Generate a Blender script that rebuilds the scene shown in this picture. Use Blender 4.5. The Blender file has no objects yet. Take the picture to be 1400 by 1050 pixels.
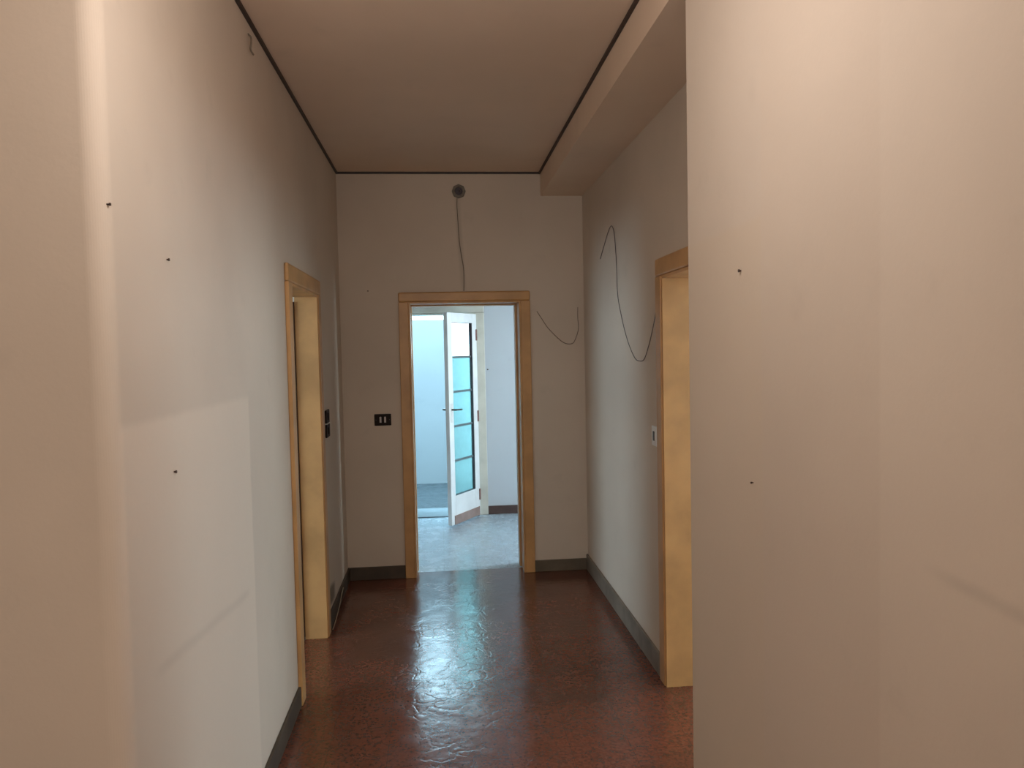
import bpy, bmesh, math, random
from mathutils import Vector, Matrix
random.seed(7)
S = bpy.context.scene
C = S.collection

# ------------------------------------------------------------------ room measures (metres)
XL, XR, XB = -0.695, 1.07, 0.764        # corridor left wall, right wall, pier / beam face
YN, YP, YF = 1.70, 2.284, 5.555         # left corner, end of the right pier, far wall
YF2 = 5.80                              # back of the far wall
YW, YW2 = 7.60, 7.84                    # wall with the balcony door
ZC, ZB = 2.93, 2.76                     # ceiling, beam underside
EYE = 1.65

# ------------------------------------------------------------------ mesh helpers
def bm_new(): return bmesh.new()

def box(bm, x0, x1, y0, y1, z0, z1):
    vs = [bm.verts.new((x, y, z)) for x in (x0, x1) for y in (y0, y1) for z in (z0, z1)]
    for f in ((0,1,3,2),(4,6,7,5),(0,4,5,1),(2,3,7,6),(0,2,6,4),(1,5,7,3)):
        bm.faces.new([vs[i] for i in f])

def prism(bm, pts, z0, z1):
    a = [bm.verts.new((x, y, z0)) for x, y in pts]
    b = [bm.verts.new((x, y, z1)) for x, y in pts]
    n = len(pts)
    for i in range(n):
        j = (i+1) % n
        bm.faces.new((a[i], a[j], b[j], b[i]))
    bm.faces.new(list(reversed(a))); bm.faces.new(b)

def disc(bm, c, r, depth, axis, seg=20, r2=None):
    """short cylinder / cone whose axis is 'x' or 'y', centred at c at its back end"""
    r2 = r if r2 is None else r2
    rings = []
    for k, (d, rr) in enumerate(((0, r), (depth, r2))):
        ring = []
        for i in range(seg):
            t = 2*math.pi*i/seg
            u, w = rr*math.cos(t), rr*math.sin(t)
            ring.append(bm.verts.new((c[0]+d, c[1]+u, c[2]+w) if axis == 'x' else (c[0]+u, c[1]+d, c[2]+w)))
        rings.append(ring)
    a, b = rings
    for i in range(seg):
        j = (i+1) % seg
        bm.faces.new((a[i], a[j], b[j], b[i]))
    bm.faces.new(a); bm.faces.new(b)

def ring(bm, c, ro, ri, depth, axis, seg=24):
    P = []
    for d, rr in ((0, ro), (depth, ro), (depth, ri), (0, ri)):
        P.append([bm.verts.new((c[0]+d, c[1]+rr*math.cos(t), c[2]+rr*math.sin(t)) if axis == 'x' else
                               (c[0]+rr*math.cos(t), c[1]+d, c[2]+rr*math.sin(t)))
                  for t in [2*math.pi*i/seg for i in range(seg)]])
    for k in range(4):
        a, b = P[k], P[(k+1) % 4]
        for i in range(seg):
            j = (i+1) % seg
            bm.faces.new((a[i], a[j], b[j], b[i]))

def smooth_path(pts, n=8):
    pts = [Vector(p) for p in pts]
    P = [2*pts[0]-pts[1]] + pts + [2*pts[-1]-pts[-2]]
    out = []
    for i in range(1, len(P)-2):
        for k in range(n):
            t = k/n
            a, b, c, d = P[i-1], P[i], P[i+1], P[i+2]
            out.append(0.5*((2*b)+(c-a)*t+(2*a-5*b+4*c-d)*t*t+(3*b-a-3*c+d)*t**3))
    out.append(P[-2])
    return out

def tube(bm, pts, r, seg=8, n=8):
    path = smooth_path(pts, n) if n > 1 else [Vector(p) for p in pts]
    rings = []
    up = Vector((0.31, 0.57, 0.76))
    for i, p in enumerate(path):
        t = (path[min(i+1, len(path)-1)] - path[max(i-1, 0)]).normalized()
        s = t.cross(up).normalized(); u = s.cross(t)
        rings.append([bm.verts.new(p + r*(math.cos(a)*s + math.sin(a)*u)) for a in [2*math.pi*k/seg for k in range(seg)]])
    for a, b in zip(rings, rings[1:]):
        for i in range(seg):
            j = (i+1) % seg
            bm.faces.new((a[i], a[j], b[j], b[i]))
    bm.faces.new(rings[0]); bm.faces.new(list(reversed(rings[-1])))

def obj(name, bm, mat, parent=None, bevel=0, seg=2, smooth=False):
    bmesh.ops.recalc_face_normals(bm, faces=bm.faces)
    me = bpy.data.meshes.new(name)
    bm.to_mesh(me); bm.free()
    me.materials.append(mat)
    if smooth:
        for p in me.polygons: p.use_smooth = True
    o = bpy.data.objects.new(name, me); C.objects.link(o)
    if parent: o.parent = parent
    if bevel:
        m = o.modifiers.new('bevel', 'BEVEL'); m.width = bevel; m.segments = seg
        m.limit_method = 'ANGLE'; m.angle_limit = math.radians(40)
    return o

def empty(name, loc, rz=0):
    o = bpy.data.objects.new(name, None); C.objects.link(o)
    o.location = loc; o.rotation_euler = (0, 0, rz); o.empty_display_size = 0.1
    return o

def tag(o, label, cat, group=None, kind=None):
    o['label'] = label; o['category'] = cat
    if group: o['group'] = group
    if kind: o['kind'] = kind
    return o

def struct(name, bm, mat, label, cat, **k):
    return tag(obj(name, bm, mat, **k), label, cat, kind='structure')

# ------------------------------------------------------------------ node helpers
class G:
    """thin wrapper that writes math as node graphs"""
    def __init__(s, mat):
        s.t = mat.node_tree; s.t.nodes.clear()
    def n(s, kind, **props):
        nd = s.t.nodes.new(kind)
        for k, v in props.items(): setattr(nd, k, v)
        return nd
    def put(s, sock, v):
        if hasattr(v, 'is_linked') or isinstance(v, bpy.types.NodeSocket): s.t.links.new(v, sock)
        else: sock.default_value = v
    def m(s, op, a, b=0.0, c=0.0):
        nd = s.n('ShaderNodeMath', operation=op)
        for i, v in enumerate((a, b, c)): s.put(nd.inputs[i], v)
        return nd.outputs[0]
    def ramp(s, v, a, b, lo=0.0, hi=1.0):
        nd = s.n('ShaderNodeMapRange', interpolation_type='SMOOTHSTEP')
        s.put(nd.inputs['Value'], v)
        nd.inputs['From Min'].default_value = a; nd.inputs['From Max'].default_value = b
        nd.inputs['To Min'].default_value = lo; nd.inputs['To Max'].default_value = hi
        return nd.outputs[0]
    def coords(s):
        tc = s.n('ShaderNodeTexCoord')
        sp = s.n('ShaderNodeSeparateXYZ'); s.t.links.new(tc.outputs['Object'], sp.inputs[0])
        return tc.outputs['Object'], sp.outputs[0], sp.outputs[1], sp.outputs[2]
    def noise(s, vec, scale, detail=4, rough=0.55, dist=0.0):
        nd = s.n('ShaderNodeTexNoise'); s.put(nd.inputs['Vector'], vec)
        nd.inputs['Scale'].default_value = scale; nd.inputs['Detail'].default_value = detail
        nd.inputs['Roughness'].default_value = rough; nd.inputs['Distortion'].default_value = dist
        return nd.outputs['Fac']
    def mix(s, f, a, b, mode='MIX'):
        nd = s.n('ShaderNodeMix', data_type='RGBA', blend_type=mode)
        s.put(nd.inputs[0], f)
        for k, v in ((6, a), (7, b)):
            if isinstance(v, tuple): nd.inputs[k].default_value = (*v[:3], 1)
            else: s.put(nd.inputs[k], v)
        return nd.outputs[2]
    def bump(s, h, strength=0.2, dist=0.01):
        nd = s.n('ShaderNodeBump'); s.put(nd.inputs['Height'], h)
        nd.inputs['Strength'].default_value = strength; nd.inputs['Distance'].default_value = dist
        return nd.outputs[0]
    def out(s, shader):
        o = s.n('ShaderNodeOutputMaterial'); s.t.links.new(shader, o.inputs[0])
    def bsdf(s, col, rough=0.6, normal=None, metal=0.0, spec=0.5):
        b = s.n('ShaderNodeBsdfPrincipled')
        if isinstance(col, tuple): b.inputs['Base Color'].default_value = (*col, 1)
        else: s.put(b.inputs['Base Color'], col)
        s.put(b.inputs['Roughness'], rough)
        b.inputs['Metallic'].default_value = metal
        b.inputs['Specular IOR Level'].default_value = spec
        if normal is not None: s.put(b.inputs['Normal'], normal)
        return b.outputs[0]

def material(name):
    m = bpy.data.materials.new(name); m.use_nodes = True
    return m, G(m)

def plain(name, col, rough=0.5, var=0.12, scale=9, metal=0.0, spec=0.5, bump=0.0):
    """painted / plastic surface with faint uneven tone"""
    m, g = material(name)
    v, x, y, z = g.coords()
    n = g.noise(v, scale)
    dark = tuple(c*(1-var) for c in col); lite = tuple(min(1, c*(1+var)) for c in col)
    b = g.bump(g.noise(v, scale*12, 3), bump, 0.004) if bump else None
    g.out(g.bsdf(g.mix(g.ramp(n, .3, .7), dark, lite), rough, b, metal, spec))
    return m

def band(g, v, a, b, soft):
    """1 between a and b with soft edges"""
    lo = g.ramp(v, a-soft, a+soft); hi = g.ramp(v, b-soft, b+soft, 1.0, 0.0)
    return g.m('MULTIPLY', lo, hi)

def line_mask(g, u, w, p, q, width, soft, nz):
    """soft stroke from p to q in the plane (u, w)"""
    du, dw = q[0]-p[0], q[1]-p[1]; L = math.hypot(du, dw); du /= L; dw /= L
    a = g.m('SUBTRACT', u, p[0]); b = g.m('SUBTRACT', w, p[1])
    along = g.m('ADD', g.m('MULTIPLY', a, du), g.m('MULTIPLY', b, dw))
    off = g.m('ADD', g.m('ADD', g.m('MULTIPLY', a, -dw), g.m('MULTIPLY', b, du)), g.m('MULTIPLY', g.m('SUBTRACT', nz, .5), width*1.5))
    across = g.ramp(g.m('ABSOLUTE', off), width-soft if width > soft else 0, width+soft, 1, 0)
    return g.m('MULTIPLY', across, band(g, along, 0, L, .06))

PLASTER = (0.63, 0.530, 0.430)
def plaster(name, col=PLASTER, marks=None, var=0.05, bump=0.12):
    m, g = material(name)
    v, x, y, z = g.coords()
    big = g.noise(v, 1.1, 3); mid = g.noise(v, 5.5, 5, .6); fine = g.noise(v, 60, 4, .6)
    c = g.mix(g.ramp(big, .3, .7), tuple(k*(1-var) for k in col), tuple(k*(1+var) for k in col))
    # scattered rubbed dirt
    c = g.mix(g.m('MULTIPLY', g.ramp(mid, .58, .8), .22), c, tuple(k*.72 for k in col))
    if marks: c = marks(g, c, x, y, z, mid)
    h = g.m('ADD', g.m('MULTIPLY', mid, .7), g.m('MULTIPLY', fine, .25))
    g.out(g.bsdf(c, .78, g.bump(h, bump, .012), spec=.25))
    return m

def marks_left(g, c, x, y, z, nz):
    col = PLASTER
    # cleaner rectangle where a cabinet stood against the wall
    wob = g.m('MULTIPLY', g.m('SUBTRACT', nz, .5), .02)
    y2, z2 = g.m('ADD', y, wob), g.m('ADD', z, wob)
    ghost = g.m('MULTIPLY', band(g, y2, 1.728, 2.85, .012), band(g, z2, -1, 1.497, .014))
    c = g.mix(g.m('MULTIPLY', ghost, .55), c, (0.76, .64, .52))
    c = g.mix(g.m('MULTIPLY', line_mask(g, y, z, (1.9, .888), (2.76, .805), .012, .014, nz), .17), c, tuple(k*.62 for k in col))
    c = g.mix(g.m('MULTIPLY', line_mask(g, y, z, (4.55, .19), (4.86, .15), .05, .02, nz), .75), c, (.11, .085, .06))
    return c

def marks_right_pier(g, c, x, y, z, nz):
    col = PLASTER
    wob = g.m('MULTIPLY', g.m('SUBTRACT', nz, .5), .03)
    z2 = g.m('ADD', z, wob)
    a = g.m('MULTIPLY', band(g, y, 1.75, 2.6, .006), g.ramp(z2, 1.94, 1.965, 1, 0))      # yellowed lower panel
    c = g.mix(g.m('MULTIPLY', a, .5), c, (.60, .49, .375))
    b = band(g, y, 1.262, 1.75, .006)                                                     # slightly darker strip
    c = g.mix(g.m('MULTIPLY', b, .35), c, (.58, .475, .38))
    d = g.m('MULTIPLY', band(g, y, 1.75, 2.6, .006), g.ramp(z2, 1.94, 1.965, 0, 1))
    c = g.mix(g.m('MULTIPLY', d, .3), c, (.56, .475, .395))
    c = g.mix(g.m('MULTIPLY', line_mask(g, y, z, (.55, 1.262), (1.10, 1.287), .008, .010, nz), .26), c, tuple(k*.6 for k in col))
    return c

def marks_far(g, c, x, y, z, nz):
    col = PLASTER
    c = g.mix(g.m('MULTIPLY', line_mask(g, x, z, (.16, 2.75), (.19, 2.08), .018, .012, nz), .35), c, tuple(k*.62 for k in col))
    return c

M = {}
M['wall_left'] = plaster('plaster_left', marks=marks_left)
M['wall_pier'] = plaster('plaster_pier', marks=marks_right_pier)
M['wall_far'] = plaster('plaster_far', marks=marks_far)
M['wall'] = plaster('plaster')
M['ceiling'] = plaster('plaster_ceiling', (0.76, .59, .45), var=.04)
M['wall_blue'] = plaster('plaster_pale_blue', (0.52, .545, .585), var=.02, bump=.06)
M['wall_white'] = plaster('plaster_white', (0.72, .70, .66), var=.03)
M['wall_balcony'] = plaster('balcony_blue_paint', (0.265, .28, .285), var=.05)
M['frame'] = plain('ochre_frame_paint', (0.55, .30, .115), .42, .14, 4, bump=.08)
M['frame_white'] = plain('white_frame_paint', (0.60, .57, .50), .4, .08, 6)
M['leaf_white'] = plain('white_leaf_paint', (0.87, .87, .87), .35, .05, 6)
M['leaf_cream'] = plain('cream_leaf_paint', (0.62, .47, .28), .4, .1, 4)
M['base'] = plain('baseboard_olive', (0.066, .047, .03), .6, .2, 7)
M['base_light'] = plain('baseboard_faded_olive', (0.13, .10, .065), .55, .2, 7)
M['base_grey'] = plain('baseboard_grey', (0.20, .165, .13), .5, .2, 7)
M['base_brown'] = plain('baseboard_brown', (0.075, .04, .035), .45, .2, 7)
M['trim'] = plain('dark_trim', (0.035, .018, .012), .5, .2, 20)
M['recess_shade'] = plain('dark_recess_shade', (0.06, .045, .055), .5, .1, 20)  # dark colour painting the shade inside recesses and holes
M['muntin'] = plain('grey_muntin', (0.13, .16, .17), .5, .1, 20)
M['kick'] = plain('pink_brown_kick_board', (0.34, .23, .2), .5, .12, 14)
M['brass'] = plain('dull_metal', (0.09, .08, .07), .35, .1, 40, metal=.8)
M['hinge'] = plain('rusty_hinge', (0.25, .12, .10), .5, .2, 40, metal=.3)
M['bakelite'] = plain('dark_brown_plastic', (0.014, .007, .004), .55, .2, 30, spec=.2)
M['white_plastic'] = plain('white_plastic', (0.80, .78, .75), .4, .05, 30)
M['grey_plastic'] = plain('grey_plastic', (0.11, .11, .105), .5, .05, 30)
M['pale_rocker'] = plain('pale_rocker', (0.55, .50, .46), .4, .05, 30)
M['wire_dark'] = plain('dark_wire', (0.10, .075, .07), .5, .1, 30)
M['wire_brown'] = plain('brown_wire', (0.15, .10, .07), .5, .1, 30)
M['wire_grey'] = plain('grey_cable', (0.21, .165, .12), .6, .1, 30)
M['wire_pale'] = plain('pale_cable', (0.42, .34, .24), .6, .1, 30)
M['box_metal'] = plain('dusty_grey_metal', (0.19, .165, .13), .7, .2, 40)
M['nail'] = plain('rusty_nail', (0.08, .05, .04), .5, .2, 60, metal=.5)
M['door_shade'] = plain('door_shade_brown', (0.10, .05, .022), .6, .2, 20)  # brown that paints the shade of a door gap and groove
M['sill'] = plain('sill_stone', (0.17, .20, .22), .35, .12, 20)

def glass(name, col, trans_mix):
    m, g = material(name)
    v, x, y, z = g.coords()
    n = g.noise(v, 22, 3)
    c = g.mix(g.ramp(n, .3, .7), tuple(k*.95 for k in col), col)
    tr = g.n('ShaderNodeBsdfTranslucent'); g.put(tr.inputs[0], c)
    tp = g.n('ShaderNodeBsdfTransparent'); g.put(tp.inputs[0], c)
    gl = g.n('ShaderNodeBsdfGlossy'); gl.inputs['Roughness'].default_value = .15
    mx = g.n('ShaderNodeMixShader'); mx.inputs[0].default_value = trans_mix
    g.t.links.new(tr.outputs[0], mx.inputs[1]); g.t.links.new(tp.outputs[0], mx.inputs[2])
    m2 = g.n('ShaderNodeMixShader'); m2.inputs[0].default_value = .06
    g.t.links.new(mx.outputs[0], m2.inputs[1]); g.t.links.new(gl.outputs[0], m2.inputs[2])
    g.out(m2.outputs[0])
    return m
M['glass_aqua'] = glass('aqua_frosted_glass', (0.78, 1.0, .985), .72)
M['glass_white'] = glass('clear_glass', (1.0, 1.0, 1.0), .85)
M['glass_grey'] = glass('window_glass', (0.9, .95, .97), .9)

def floor_mat(name, reds, greys, rough, spec, mott, chips=95, bump_s=.30):
    m, g = material(name)
    v, x, y, z = g.coords()
    vo = g.n('ShaderNodeTexVoronoi', feature='F1'); g.put(vo.inputs['Vector'], v); vo.inputs['Scale'].default_value = chips
    r = g.n('ShaderNodeSeparateColor'); g.t.links.new(vo.outputs['Color'], r.inputs[0])
    base = g.mix(g.ramp(r.outputs[0], .1, .9), reds[0], reds[1])
    base = g.mix(g.m('MULTIPLY', g.ramp(r.outputs[1], .80, .86), .45), base, greys[0])
    base = g.mix(g.m('MULTIPLY', g.ramp(r.outputs[2], .78, .86), .65), base, greys[1])
    big = g.noise(v, 1.6, 5, .6); mid = g.noise(v, 7, 5, .65)
    base = g.mix(g.m('MULTIPLY', g.ramp(big, .35, .7), mott), base, greys[1])
    # square tiles with thin joints
    br = g.n('ShaderNodeTexBrick', offset=0.0)
    g.put(br.inputs['Vector'], v)
    br.inputs['Scale'].default_value = 1.0; br.inputs['Brick Width'].default_value = .25; br.inputs['Row Height'].default_value = .25
    br.inputs['Mortar Size'].default_value = .0022; br.inputs['Mortar Smooth'].default_value = .3
    br.inputs['Color1'].default_value = (.98, .98, .98, 1); br.inputs['Color2'].default_value = (1.02, 1.02, 1.02, 1)
    br.inputs['Mortar'].default_value = (.75, .74, .73, 1)
    base = g.mix(1.0, base, br.outputs['Color'], 'MULTIPLY')
    # irregular worn hollows and hairline cracks in the polish
    ce = g.n('ShaderNodeTexVoronoi', feature='DISTANCE_TO_EDGE')
    wv = g.n('ShaderNodeVectorMath', operation='ADD'); g.put(wv.inputs[0], v)
    nn = g.n('ShaderNodeTexNoise'); nn.inputs['Scale'].default_value = 9; nn.inputs['Detail'].default_value = 4; g.put(nn.inputs['Vector'], v)
    sc = g.n('ShaderNodeVectorMath', operation='SCALE'); g.t.links.new(nn.outputs['Color'], sc.inputs[0]); sc.inputs['Scale'].default_value = .12
    g.t.links.new(sc.outputs[0], wv.inputs[1])
    g.t.links.new(wv.outputs[0], ce.inputs['Vector']); ce.inputs['Scale'].default_value = 11
    crack = g.ramp(ce.outputs['Distance'], 0.0, .10)
    base = g.mix(g.m('MULTIPLY', g.m('SUBTRACT', 1.0, g.ramp(ce.outputs['Distance'], 0, .035)), .35), base, (.02, .012, .01))
    gate = g.ramp(g.noise(v, 3.5, 3, .6), .42, .6)
    h = g.m('ADD', g.m('ADD', g.m('MULTIPLY', mid, .85), g.m('MULTIPLY', g.m('MULTIPLY', crack, gate), .35)), g.m('MULTIPLY', g.noise(v, 16, 3, .6), .35))
    ro = g.ramp(mid, .3, .75, rough*.8, rough*1.35)
    g.out(g.bsdf(base, ro, g.bump(h, bump_s, .012), spec=spec))
    return m
M['floor'] = floor_mat('red_terrazzo', ((.150, .042, .021), (.200, .055, .028)), ((.15, .066, .040), (.075, .030, .018)), .185, .85, .65, bump_s=.13)
M['floor_far'] = floor_mat('grey_terrazzo', ((.40, .46, .52), (.47, .54, .60)), ((.50, .56, .61), (.33, .37, .42)), .25, .4, .3, bump_s=.04)
M['floor_balcony'] = floor_mat('balcony_tiles', ((.045, .058, .066), (.060, .075, .084)), ((.085, .098, .105), (.033, .042, .048)), .4, .4, .4)

# ------------------------------------------------------------------ setting: floors, ceilings
b = bm_new(); box(b, -2.2, 1.25, -3.2, 5.68, -.1, 0)
struct('floor', b, M['floor'], 'worn reddish brown terrazzo floor with a sheen of daylight', 'floor')
b = bm_new(); box(b, -3.0, 2.2, 5.68, YW2-.02, -.1, 0)
struct('floor_far_room', b, M['floor_far'], 'greyish floor of the bright room beyond the far doorway', 'floor')
b = bm_new(); box(b, -3.0, 2.4, YW2+.10, 9.75, -.12, -.015)
struct('floor_balcony', b, M['floor_balcony'], 'blue grey balcony floor beyond the glazed door', 'floor')
b = bm_new(); box(b, -4.2, XL-.11, 1.9, 6.0, -.1, -.001)
struct('floor_left_room', b, M['floor'], 'brown floor of the room behind the left doorway', 'floor')
b = bm_new(); box(b, 1.25, 4.4, .5, 5.4, -.1, -.001)
struct('floor_right_room', b, M['floor'], 'brown floor of the room behind the right doorway', 'floor')

b = bm_new(); box(b, -2.2, 1.3, -3.2, YF2, ZC, ZC+.12)
struct('ceiling', b, M['ceiling'], 'plain beige ceiling edged by a thin dark line', 'ceiling')
b = bm_new(); box(b, XB, XR+.1, YP-.1, YF+.1, ZB, ZC+.02)
struct('ceiling_beam', b, M['ceiling'], 'boxed beam under the ceiling along the right wall', 'beam')
b = bm_new(); box(b, -3.0, 2.2, YF2-.01, YW2, ZC, ZC+.12)
struct('ceiling_far_room', b, M['wall_white'], 'ceiling of the bright room beyond the far doorway', 'ceiling')
b = bm_new(); box(b, -4.2, XL-.1, 1.75, 6.0, ZC, ZC+.12)
struct('ceiling_left_room', b, M['wall_white'], 'ceiling of the room behind the left doorway', 'ceiling')
b = bm_new(); box(b, XR+.1, 4.4, .5, 5.4, ZC, ZC+.12)
struct('ceiling_right_room', b, M['wall_white'], 'ceiling of the room behind the right doorway', 'ceiling')

# ------------------------------------------------------------------ setting: walls
LO0, LO1, LOZ = 3.67, 4.45, 1.985       # left doorway
RO0, RO1, ROZ = 2.62, 3.55, 1.985       # right doorway
FO0, FO1, FOZ = -.211, .600, 2.005      # far doorway
BO0, BO1, BOZ = -.285, .365, 2.02       # balcony doorway
XLb, XRb = XL-.11, XR+.155

b = bm_new()
arc = [(XL-.045+.045*math.cos(t), YN+.045-.045*math.sin(t)) for t in [math.pi/2*i/14 for i in range(15)]]
prism(b, [(XL, LO0)] + arc + [(-2.2, YN), (-2.2, YN+.11), (XLb, YN+.11), (XLb, LO0)], 0, ZC+.02)
box(b, XLb, XL, LO0, LO1, LOZ, ZC+.02)
box(b, XLb, XL, LO1, YF+.02, 0, ZC+.02)
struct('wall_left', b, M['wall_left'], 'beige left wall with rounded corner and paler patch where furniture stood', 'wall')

b = bm_new()
box(b, -3.0, FO0, YF, YF2, 0, ZC+.02); box(b, FO1, 2.2, YF, YF2, 0, ZC+.02); box(b, FO0, FO1, YF, YF2, FOZ, ZC+.02)
struct('wall_far', b, M['wall_far'], 'dim beige wall at the corridor end around the far doorway', 'wall')

b = bm_new()
box(b, XR, XRb, RO1, YF+.02, 0, ZC+.02); box(b, XR, XRb, YP-.01, RO0, 0, ZC+.02); box(b, XR, XRb, RO0, RO1, ROZ, ZC+.02)
struct('wall_right', b, M['wall'], 'right corridor wall with bluish daylight and hanging wires', 'wall')

b = bm_new(); box(b, XB, XRb, -3.2, YP, 0, ZC+.02)
struct('wall_right_pier', b, M['wall_pier'], 'wide beige wall end filling the right of the view', 'wall', bevel=.006)

b = bm_new()
box(b, -2.35, -2.2, -3.2, YN+.11, 0, ZC+.02)
struct('wall_hall_left', b, M['wall'], 'left wall of the hall behind the viewer', 'wall')
b = bm_new()                                            # rear wall with a window hole
WX0, WX1, WZ0, WZ1 = -1.7, .3, 1.0, 2.5
box(b, -2.35, WX0, -3.35, -3.2, 0, ZC+.02); box(b, WX1, XRb, -3.35, -3.2, 0, ZC+.02)
box(b, WX0, WX1, -3.35, -3.2, 0, WZ0); box(b, WX0, WX1, -3.35, -3.2, WZ1, ZC+.02)
struct('wall_hall_rear', b, M['wall'], 'rear hall wall with a window behind the viewer', 'wall')

# left side room (window in its far left wall)
b = bm_new()
box(b, -4.35, -4.2, 1.7, 2.3, 0, ZC); box(b, -4.35, -4.2, 3.5, 6.0, 0, ZC); box(b, -4.35, -4.2, 2.3, 3.5, 0, .9); box(b, -4.35, -4.2, 2.3, 3.5, 2.3, ZC)
box(b, -4.2, XLb, 5.9, 6.0, 0, ZC); box(b, -4.2, -2.2, 1.7, 1.85, 0, ZC)
struct('wall_left_room', b, M['wall_white'], 'walls of the daylit room behind the left doorway', 'wall')
# right side room
b = bm_new()
for q in ((.5, 1.5), (2.6, 3.5), (4.9, 5.4)): box(b, 4.4, 4.55, *q, 0, ZC)
for q in ((1.5, 2.6), (3.5, 4.9)): box(b, 4.4, 4.55, *q, 0, .9); box(b, 4.4, 4.55, *q, 2.3, ZC)
box(b, XRb, 4.4, 5.3, 5.4, 0, ZC); box(b, XRb, 4.4, .5, .6, 0, ZC)
struct('wall_right_room', b, M['wall_white'], 'walls of the daylit room behind the right doorway', 'wall')
# far room
b = bm_new()
box(b, -3.0, BO0, YW, YW2, 0, ZC+.02); box(b, BO1, 2.2, YW, YW2, 0, ZC+.02); box(b, BO0, BO1, YW, YW2, BOZ, ZC+.02)
struct('wall_far_room', b, M['wall_blue'], 'pale blue wall with baseboard beside the glazed balcony door', 'wall')
b = bm_new()
box(b, -3.1, -3.0, YF2, YW, 0, ZC)
box(b, 2.1, 2.25, YF2, 5.95, 0, ZC); box(b, 2.1, 2.25, 6.6, YW2, 0, ZC); box(b, 2.1, 2.25, 5.95, 6.6, 0, .5); box(b, 2.1, 2.25, 5.95, 6.6, 2.4, ZC)
struct('wall_far_room_sides', b, M['wall_blue'], 'side walls of the bright room beyond the far doorway', 'wall')
# balcony
b = bm_new(); prof = [(-3.0, -.1), (2.4, -.1), (2.4, 1.565), (.085, 1.565), (.085, 2.04), (-3.0, 2.04)]
fa = [b.verts.new((x, 9.60, z)) for x, z in prof]; fb = [b.verts.new((x, 9.75, z)) for x, z in prof]
for i in range(6): b.faces.new((fa[i], fa[(i+1) % 6], fb[(i+1) % 6], fb[i]))
b.faces.new(fa); b.faces.new(fb[::-1])
struct('wall_balcony', b, M['wall_balcony'], 'light blue balcony wall seen through the open glazed door', 'wall')
b = bm_new(); box(b, -3.1, -3.0, YW2, 9.75, -.1, 1.0); box(b, 2.4, 2.5, YW2, 9.75, -.1, 1.0)
struct('wall_balcony_ends', b, M['wall_balcony'], 'low end walls of the balcony', 'wall')

# ------------------------------------------------------------------ ceiling line, baseboards
t = .013
b = bm_new()
box(b, XL, XL+t, YN-.2, YF, ZC-t, ZC); box(b, XL, XB, YF-t, YF, ZC-t, ZC); box(b, XB-t, XB, -3.2, YF, ZC-t, ZC)
struct('trim_1', b, M['trim'], 'thin dark brown line edging the corridor ceiling', 'trim')
bh, bt = .095, .014
b = bm_new(); box(b, XL, XL+bt, LO1+.085, YF, 0, bh); box(b, XL, XL+bt, YN+.045, LO0-.085, 0, bh)
struct('baseboard_left', b, M['base'], 'dark olive baseboard along the left wall', 'baseboard', bevel=.004)
b = bm_new(); box(b, XL+bt, FO0-.068, YF-bt, YF, 0, bh)
struct('baseboard_far_left', b, M['base'], 'dark olive baseboard left of the far doorway', 'baseboard', bevel=.004)
b = bm_new(); box(b, FO1+.062, XR-bt, YF-bt, YF, 0, .085)
struct('baseboard_far_right', b, M['base_light'], 'dark olive baseboard right of the far doorway', 'baseboard', bevel=.004)
b = bm_new(); box(b, XR-bt, XR, RO1+.085, YF, 0, .115)
struct('baseboard_right', b, M['base_grey'], 'dusty grey baseboard along the right corridor wall', 'baseboard', bevel=.004)
b = bm_new(); box(b, BO1+.09, 2.1, YW-.016, YW, 0, .085)
struct('baseboard_far_room', b, M['base_brown'], 'dark brown baseboard below the pale blue wall', 'baseboard', bevel=.004)

# ------------------------------------------------------------------ doorways
def doorway_x(name, x, sgn, depth, y0, y1, z1, cw, label, proud=.02):
    """doorway in a wall at x; the casing stands proud towards sgn, the lining runs back by depth"""
    root = tag(empty(name, (x, (y0+y1)/2, 0)), label, 'door frame', kind='structure')
    P = Matrix.Translation((-x, -(y0+y1)/2, 0))
    xa, xb = sorted((x, x+sgn*proud))
    def part(nm, boxes, bev=.005):
        b = bm_new()
        for q in boxes: box(b, *q)
        bmesh.ops.transform(b, matrix=P, verts=b.verts)
        return obj(nm, b, M['frame'], root, bevel=bev)
    for ya, yb in ((y0-cw, y0), (y1, y1+cw)):
        part('casing', [(xa, xb, ya, yb, 0, z1)])
    part('casing_header', [(xa, xb, y0-cw, y1+cw, z1, z1+cw)], .008)
    xi, xj = sorted((x+sgn*(proud-.006), x-sgn*depth))
    lt = .014
    part('jamb', [(xi, xj, y0, y0+lt, 0, z1)], .002)
    part('jamb', [(xi, xj, y1-lt, y1, 0, z1)], .002)
    part('jamb_header', [(xi, xj, y0+lt, y1-lt, z1-lt, z1)], .002)
    return root
doorway_x('door_1', XL, 1, .115, LO0, LO1, LOZ, .085, 'ochre painted frame of the doorway in the left wall')
doorway_x('door_2', XR, -1, .165, RO0, RO1, ROZ, .085, 'orange ochre frame of the doorway in the right wall')

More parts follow.
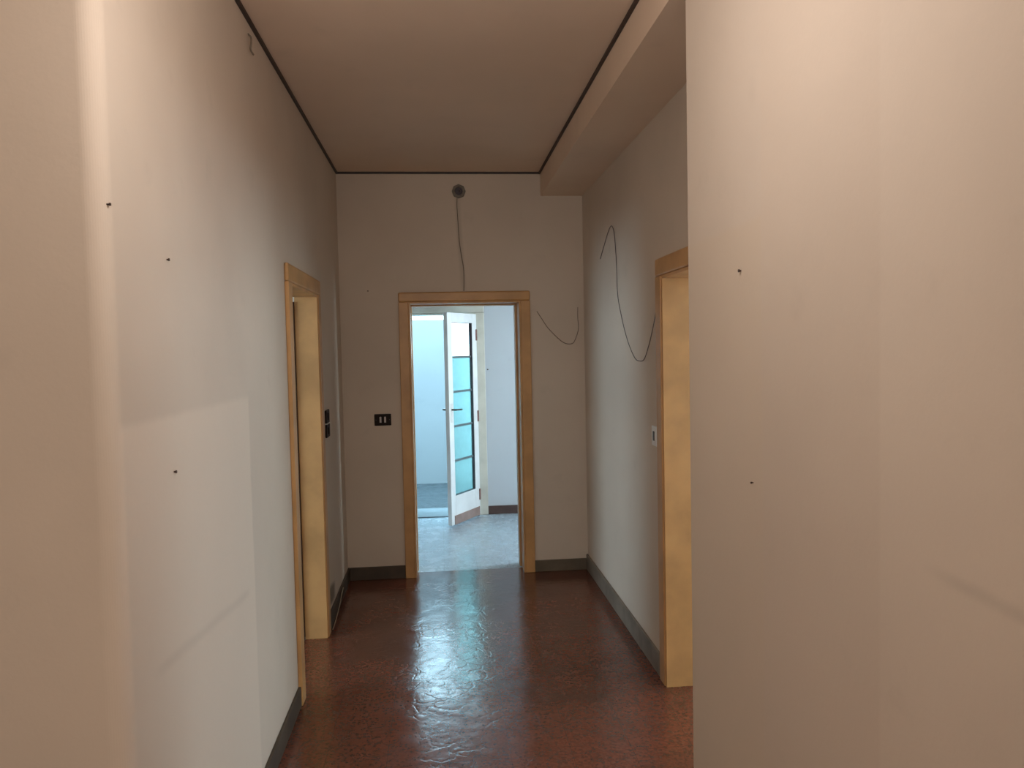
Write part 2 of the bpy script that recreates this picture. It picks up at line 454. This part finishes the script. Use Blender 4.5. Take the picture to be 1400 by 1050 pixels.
def doorway_y(name, y, depth, x0, x1, z1, cw, mat, label, proud=.02, stop=True):
    root = tag(empty(name, ((x0+x1)/2, y, 0)), label, 'door frame', kind='structure')
    P = Matrix.Translation((-(x0+x1)/2, -y, 0))
    def part(nm, boxes, bev=.005):
        b = bm_new()
        for q in boxes: box(b, *q)
        bmesh.ops.transform(b, matrix=P, verts=b.verts)
        return obj(nm, b, mat, root, bevel=bev)
    part('casing', [(x0-cw, x0, y-proud, y, 0, z1)]); part('casing', [(x1, x1+cw, y-proud, y, 0, z1)])
    part('casing_header', [(x0-cw, x1+cw, y-proud, y, z1, z1+cw)], .018)
    lt = .012
    part('jamb', [(x0, x0+lt, y-proud+.006, y+depth, 0, z1)], .002); part('jamb', [(x1-lt, x1, y-proud+.006, y+depth, 0, z1)], .002)
    part('jamb_header', [(x0+lt, x1-lt, y-proud+.006, y+depth, z1-lt, z1)], .002)
    if stop:
        s0, s1 = y+depth-.10, y+depth
        part('door_stop', [(x1-lt-.014, x1-lt, s0, s1, 0, z1-lt)], .003)
        part('door_stop', [(x0+lt, x0+lt+.006, s0, s1, 0, z1-lt)], .003)
        part('door_stop', [(x0+lt, x1-lt, s0, s1, z1-lt-.01, z1-lt)], .003)
    return root
doorway_y('door_3', YF, .252, FO0, FO1, FOZ, .07, M['frame'], 'ochre painted frame of the doorway at the corridor end')
doorway_y('door_4', YW, .245, BO0, BO1, BOZ, .09, M['frame_white'], 'off white frame of the balcony doorway in the bright room', stop=False)
b = bm_new(); box(b, BO0, BO1, YW-.06, YW2+.11, -.02, .012)
struct('trim_2', b, M['sill'], 'pale stone threshold of the balcony doorway', 'threshold', bevel=.004)

# ------------------------------------------------------------------ glazed balcony door leaf
hx, hy = .338, 7.565
fx, fy = .047, 7.10
W = math.hypot(fx-hx, fy-hy)
leaf = tag(empty('glazed_door', (hx, hy, 0), math.atan2(fy-hy, fx-hx)),
           'white glazed balcony door standing open with aqua panes', 'door', kind='thing')
T, z0, z1 = .042, .016, 2.005
sw, px0, px1 = .078, .085, W-.080          # stiles
pz0, pz1 = .285, 1.915
b = bm_new()
box(b, 0, px0, 0, T, z0, z1); box(b, px1, W, 0, T, z0, z1); box(b, px0, px1, 0, T, z0, pz0); box(b, px0, px1, 0, T, pz1, z1)
obj('leaf_frame', b, M['leaf_white'], leaf, bevel=.003)
b = bm_new()
e = .004
box(b, px0, px0+e, .004, T-.004, pz0, pz1); box(b, px1-e, px1, .004, T-.004, pz0, pz1); box(b, px0, px1, .004, T-.004, pz0, pz0+e); box(b, px0, px1, .004, T-.004, pz1-e, pz1)
o = obj('glazing_recess_shade', b, M['recess_shade'], leaf); o['label'] = 'lining of the glazing recess, its shade painted dark'  # shade of the recess around the panes, put into a dark lining
n = 5; ph = (pz1-pz0)/n
for i in range(n):
    b = bm_new(); box(b, px0+e, px1-e, .007, .012, pz0+i*ph+.006, pz0+(i+1)*ph-.006)
    o = obj('glass_pane', b, M['glass_white'] if i == n-1 else M['glass_aqua'], leaf)
    o['label'] = 'white top pane' if i == n-1 else 'aqua tinted pane'
for i in range(1, n):
    b = bm_new(); box(b, px0+e, px1-e, .004, .026, pz0+i*ph-.010, pz0+i*ph+.010)
    o = obj('glazing_bar', b, M['muntin'], leaf, bevel=.002); o['label'] = 'thin grey glazing bar'
b = bm_new(); box(b, .02, W-.05, T, T+.008, z0, z0+.085)
o = obj('kick_board', b, M['kick'], leaf, bevel=.002); o['label'] = 'pinkish brown kick board'
for s in (1, -1):
    yb = T if s > 0 else 0
    hd = None
    b = bm_new()
    box(b, W-.058, W-.022, min(yb, yb+s*.004), max(yb, yb+s*.004), .98, 1.16)
    hd = obj('handle_plate', b, M['white_plastic'], leaf, bevel=.0015)
    b = bm_new()
    tube(b, [(W-.04, yb+s*.002, 1.10), (W-.04, yb+s*.045, 1.10), (W-.06, yb+s*.05, 1.10), (W-.145, yb+s*.05, 1.097)], .0085, n=4)
    o = obj('lever_handle', b, M['brass'], hd, smooth=True); o['label'] = 'dark metal lever'
for zz in (1.80, 1.0, .22):
    b = bm_new()
    for k in range(12):
        pass
    box(b, .0, .022, T, T+.010, zz-.055, zz+.055)
    o = obj('hinge', b, M['hinge'], leaf, bevel=.003); o['label'] = 'rust coloured hinge'

# ------------------------------------------------------------------ inner door of the left room, folded open behind the far jamb
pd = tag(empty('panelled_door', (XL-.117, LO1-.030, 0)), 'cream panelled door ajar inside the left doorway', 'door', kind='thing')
dw, dz0, dz1 = .70, .012, 1.945
def door_panels(bm):
    box(bm, -dw, 0, 0, .038, dz0, dz1)
b = bm_new()
for q in ((-dw, -dw+.10), (-.10, -.016)): box(b, q[0], q[1], 0, .04, dz0, dz1)
for q in ((dz0, .22), (.92, 1.04), (1.82, dz1)): box(b, -dw+.10, -.10, 0, .04, *q)
obj('door_frame', b, M['leaf_cream'], pd, bevel=.003)
for q in ((.22, .92), (1.04, 1.82)):
    b = bm_new(); box(b, -dw+.10, -.10, .014, .026, *q)
    obj('door_panel', b, M['leaf_cream'], pd)
for zz in (.3, 1.65):
    b = bm_new(); box(b, -.002, .002, .040, .062, zz-.05, zz+.05)
    o = obj('hinge', b, M['hinge'], pd, bevel=.0005); o['label'] = 'dark hinge'
b = bm_new(); tube(b, [(-dw+.05, 0, 1.0), (-dw+.05, -.045, 1.0), (-dw+.08, -.05, 1.0), (-dw+.16, -.05, 1.0)], .008, n=4)
obj('lever_handle', b, M['brass'], pd, smooth=True)
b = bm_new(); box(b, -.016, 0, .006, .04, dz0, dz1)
o = obj('gap_shade_strip', b, M['door_shade'], pd, bevel=.001); o['label'] = 'dark strip painting the shaded gap at the hinge side'  # dark strip stands in for the shaded gap beside the jamb
b = bm_new(); box(b, -.021, -.016, -.004, .02, dz0, dz1)
obj('edge_bead', b, M['leaf_white'], pd, bevel=.001)
b = bm_new(); box(b, -.040, -.036, -.003, .001, dz0+.02, dz1-.02)
o = obj('groove_shade_strip', b, M['door_shade'], pd); o['label'] = 'thin dark strip painting the shade of a groove'  # raised strip, coloured as the shade of a groove

# ------------------------------------------------------------------ electrical fittings
r = tag(empty('wall_socket', (-.415, YF, 1.163)), 'dark brown plate with two pale rockers left of the far doorway', 'switch')
b = bm_new(); box(b, -.060, .060, -.010, 0, -.042, .042); obj('cover_plate', b, M['bakelite'], r, bevel=.004)
for dx in (-.016, .017):
    b = bm_new(); box(b, dx-.0065, dx+.0065, -.016, -.009, -.020, .022)
    o = obj('rocker', b, M['pale_rocker'], r, bevel=.002); o['label'] = 'narrow pale rocker'
for dx in (-.048, .048):
    b = bm_new(); disc(b, (dx, -.010, 0), .003, -.0015, 'y', 12); obj('screw', b, M['brass'], r)

def dark_switch(z, label):
    r = tag(empty('light_switch', (XL, 4.735, z)), label, 'switch', 'dark switches on the left wall')
    b = bm_new(); box(b, 0, .012, -.062, .062, -.040, .040); obj('cover_plate', b, M['bakelite'], r, bevel=.004)
    b = bm_new(); box(b, .011, .018, -.020, .020, -.022, .022); obj('rocker', b, M['bakelite'], r, bevel=.003)
dark_switch(1.266, 'upper of two dark switch plates beside the left doorway')
dark_switch(1.178, 'lower of two dark switch plates beside the left doorway')
b = bm_new(); box(b, XL, XL+.014, 4.68, 4.79, 1.219, 1.225)
tag(obj('mounting_strip', b, M['white_plastic'], bevel=.001), 'thin pale strip between the two dark switch plates', 'strip')

r = tag(empty('light_switch', (XR, 3.715, 1.203)), 'small white switch on the right wall beside the orange frame', 'switch')
b = bm_new(); box(b, -.011, 0, -.042, .042, -.050, .050); obj('cover_plate', b, M['white_plastic'], r, bevel=.004)
b = bm_new(); box(b, -.014, -.010, -.012, .012, -.024, .024); o = obj('rocker', b, M['grey_plastic'], r, bevel=.002); o['label'] = 'dark grey centre'

r = tag(empty('junction_box', (.171, YF, 2.793)), 'round grey junction box high above the far doorway', 'junction box')
b = bm_new(); ring(b, (0, 0, 0), .050, .030, -.016, 'y', 8); obj('rim', b, M['box_metal'], r, bevel=.002)
b = bm_new(); disc(b, (0, -.002, 0), .031, -.003, 'y', 20); o = obj('opening_shade', b, M['recess_shade'], r); o['label'] = 'dark disc painting the shade of the open centre'  # disc coloured as the darkness inside the open box
b = bm_new(); tube(b, [(.0, -.004, .0), (.008, -.02, .006), (.014, -.022, -.004), (.006, -.016, -.012)], .0035, n=5); obj('wire_stub', b, M['wire_dark'], r, smooth=True)

def wire(name, pts, rad, mat, label, cat='wire', n=8):
    b = bm_new(); tube(b, pts, rad, 8, n)
    return tag(obj(name, b, mat, smooth=True), label, cat)
yf = YF-.0015
wire('hanging_cable', [(.158, yf-.004, 2.745), (.156, yf, 2.68), (.162, yf, 2.55), (.167, yf-.002, 2.437), (.180, yf-.006, 2.33), (.192, yf-.004, 2.25), (.194, yf, 2.16), (.191, yf-.002, 2.08)], .0030, M['wire_grey'], 'thin grey cable running from the junction box down to the frame', 'cable')
wire('loose_wire', [(.720, yf, 1.925), (.755, yf-.003, 1.87), (.80, yf-.01, 1.80), (.858, yf-.012, 1.738), (.905, yf-.014, 1.697), (.945, yf-.012, 1.682), (.985, yf-.010, 1.69), (1.012, yf-.008, 1.745), (1.026, yf-.006, 1.80), (1.022, yf-.004, 1.87), (1.024, yf, 1.95)], .0021, M['wire_brown'], 'thin brown wire sagging in a U right of the far doorway')
xr = XR-.0023
wire('loose_wire', [(xr, 4.95, 2.23), (xr, 4.83, 2.30), (xr-.004, 4.68, 2.37), (xr-.006, 4.585, 2.385), (xr-.006, 4.52, 2.33), (xr-.008, 4.475, 2.20), (xr-.010, 4.45, 2.07), (xr-.012, 4.43, 1.96), (xr-.014, 4.36, 1.86), (xr-.016, 4.26, 1.75), (xr-.018, 4.15, 1.66), (xr-.018, 4.03, 1.590), (xr-.018, 3.94, 1.575), (xr-.016, 3.85, 1.585), (xr-.012, 3.78, 1.65), (xr-.010, 3.72, 1.72), (xr-.008, 3.66, 1.81), (xr-.006, 3.638, 1.90)], .0022, M['wire_dark'], 'long dark wire looping down the bluish right wall')
wire('floor_cable', [(XL+.024, 4.56, .006), (XL+.021, 4.70, .006), (XL+.022, 4.85, .03), (XL+.020, 5.0, .06), (XL+.019, 5.12, .085)], .003, M['wire_pale'], 'thin pale cable along the dark baseboard past the left doorway', 'cable')

def nail(pos, axis, sgn, label, rad=.005, ln=.016):
    ln = min(ln, .004); rad *= .8
    b = bm_new()
    q = list(pos); q['xy'.index(axis)] -= sgn*.004
    disc(b, tuple(q), rad*.55, sgn*(ln+.004), axis, 10)
    p = list(pos); p['xy'.index(axis)] += sgn*ln
    disc(b, tuple(p), rad, sgn*.003, axis, 12)
    return tag(obj('nail', b, M['nail']), label, 'nail', 'nails left in the walls')
nail((XL, 2.063, 1.901), 'x', 1, 'higher nail on the left wall, well above the paler patch', .0045, .022)
nail((XL, 2.052, 1.350), 'x', 1, 'lower nail inside the paler patch of the left wall', .005, .020)
nail((XL-.004, 1.725, 1.979), 'x', 1, 'nail at the rounded corner of the left wall', .004, .006)
nail((XB, 1.872, 1.836), 'x', -1, 'nail at head height on the wide right wall end', .005, .012)
nail((XB, 1.805, 1.309), 'x', -1, 'tiny lower nail on the wide right wall end', .003, .006)
nail((-.494, YF, 2.089), 'y', -1, 'tiny nail on the far wall above the dark plate', .006, .008)
nail((.48, YW, 1.455), 'y', -1, 'nail in the pale blue wall of the far room', .009, .02)
wire('wall_hook', [(XL, 3.05, 2.875), (XL+.012, 3.045, 2.86), (XL+.016, 3.03, 2.835), (XL+.012, 3.035, 2.81), (XL+.016, 3.06, 2.80)], .0035, M['wire_grey'], 'small wire hook high on the left wall under the ceiling line', 'hook')

# ------------------------------------------------------------------ windows, open to daylight except the shut rear one (outside the frame)
def window(name, axis, at, a0, a1, z0, z1, label):
    root = tag(empty(name, (at, (a0+a1)/2, z0) if axis == 'x' else ((a0+a1)/2, at, z0)), label, 'window', kind='structure')
    w, hgt = (a1-a0)/2, z1-z0
    def part(nm, rects, mat, th, parent=root, bev=.004):
        b = bm_new()
        for u0, u1, v0, v1 in rects:
            if axis == 'x': box(b, -th, th, u0, u1, v0, v1)
            else: box(b, u0, u1, -th, th, v0, v1)
        return obj(nm, b, mat, parent, bevel=bev)
    f = .05
    part('window_frame', [(-w, -w+f, 0, hgt), (w-f, w, 0, hgt), (-w+f, w-f, 0, f), (-w+f, w-f, hgt-f, hgt), (-.02, .02, f, hgt-f)], M['leaf_white'], .025)
    return root
window('window_1', 'x', -4.275, 2.3, 3.5, .9, 2.3, 'window of the room behind the left doorway')
window('window_2_added', 'x', 4.475, 1.5, 2.6, .9, 2.3, 'added nearer window of the unseen room behind the right doorway')  # added so that light reaches the right door jamb
window('window_5', 'x', 4.475, 3.5, 4.9, .9, 2.3, 'further window of the room behind the right doorway')
window('window_3', 'x', 2.175, 5.95, 6.6, .5, 2.4, 'window in the side wall of the bright room')
w4 = window('window_4', 'y', -3.275, WX0, WX1, WZ0, WZ1, 'unseen window in the rear hall wall, shut against sky light')
b = bm_new()
for k in range(30):
    box(b, -(WX1-WX0)/2, (WX1-WX0)/2, -.05, -.035, k*.05, k*.05+.05)
obj('sky_block_shutter', b, M['frame_white'], w4)  # added shutter that keeps blue sky light out of the hall

# ------------------------------------------------------------------ lights
def area(name, loc, rot, sx, sy, power, col):
    l = bpy.data.lights.new(name, 'AREA'); l.shape = 'RECTANGLE'; l.size = sx; l.size_y = sy; l.energy = power; l.color = col
    o = bpy.data.objects.new(name, l); C.objects.link(o); o.location = loc; o.rotation_euler = rot
    return o
R = math.radians
DAY = (.72, .86, 1.0)
area('daylight_left_room', (-4.16, 2.9, 1.6), (0, R(-90), 0), 1.4, 1.2, 62, DAY)
area('jamb_fill_right_room', (4.36, 2.05, 1.6), (0, R(90), 0), 1.4, 1.1, 27, (1.0, .96, .9))  # added fill that brightens the right door jamb
area('daylight_right_room_far', (4.36, 4.2, 1.6), (0, R(90), 0), 1.4, 1.4, 54, (.92, .93, .97))
area('daylight_far_room', (2.08, 6.27, 1.45), (0, R(90), 0), 1.9, .65, 27, (.80, .91, 1.0))
area('rear_hall_fill', (-.7, -3.15, 1.75), (R(90), 0, 0), 2.0, 1.5, 42, (1.0, .95, .88))  # added warm fill in front of the shut window, not daylight
lp = bpy.data.lights.new('hall_ceiling_lamp', 'POINT'); lp.energy = 18.5; lp.shadow_soft_size = .08; lp.color = (1.0, .945, .92)
o = bpy.data.objects.new('hall_ceiling_lamp', lp); C.objects.link(o); o.location = (0.0, 1.43, 2.45)

pl_ = tag(empty('pendant_lamp', (0, 1.43, ZC)), 'bare bulb holder hanging on a cord from the hall ceiling', 'lamp')
b = bm_new(); tube(b, [(0, 0, -.005), (0, 0, -.2), (0, 0, -.345)], .003, 8, 1); obj('cord', b, M['wire_grey'], pl_)
b = bm_new(); prism(b, [(.02*math.cos(i*math.pi/8), .02*math.sin(i*math.pi/8)) for i in range(16)], -.398, -.34); obj('bulb_holder', b, M['bakelite'], pl_)
b = bm_new(); prism(b, [(.045*math.cos(i*math.pi/10), .045*math.sin(i*math.pi/10)) for i in range(20)], -.02, 0); obj('ceiling_rose', b, M['white_plastic'], pl_)

w = bpy.data.worlds.new('sky'); S.world = w; w.use_nodes = True
bg = w.node_tree.nodes['Background']; bg.inputs[0].default_value = (.50, .82, 1.0, 1); bg.inputs[1].default_value = 9.6

# ------------------------------------------------------------------ camera
f_px, yaw, pitch, roll = 1043.0427, R(-5.4175), R(-2.5942), R(1.2162)
cam = bpy.data.cameras.new('camera'); co = bpy.data.objects.new('camera', cam); C.objects.link(co)
cam.sensor_fit = 'HORIZONTAL'; cam.sensor_width = 36; cam.lens = 36*f_px/1400; cam.clip_start = .05
fw = Vector((-math.sin(yaw)*math.cos(pitch), math.cos(yaw)*math.cos(pitch), math.sin(pitch)))
rt = Vector((math.cos(yaw), math.sin(yaw), 0)); up = rt.cross(fw)
c, s = math.cos(roll), math.sin(roll)
# the picture is turned counter-clockwise, so the camera is turned clockwise
rt2 = c*rt - s*up; up2 = s*rt + c*up
co.matrix_world = Matrix.Translation((0, 0, EYE)) @ Matrix((rt2, up2, -fw)).transposed().to_4x4()
S.camera = co
vs = S.view_settings
vs.view_transform = 'Standard'; vs.look = 'None'; vs.gamma = 1; vs.use_curve_mapping = False
vs.exposure = 0.09
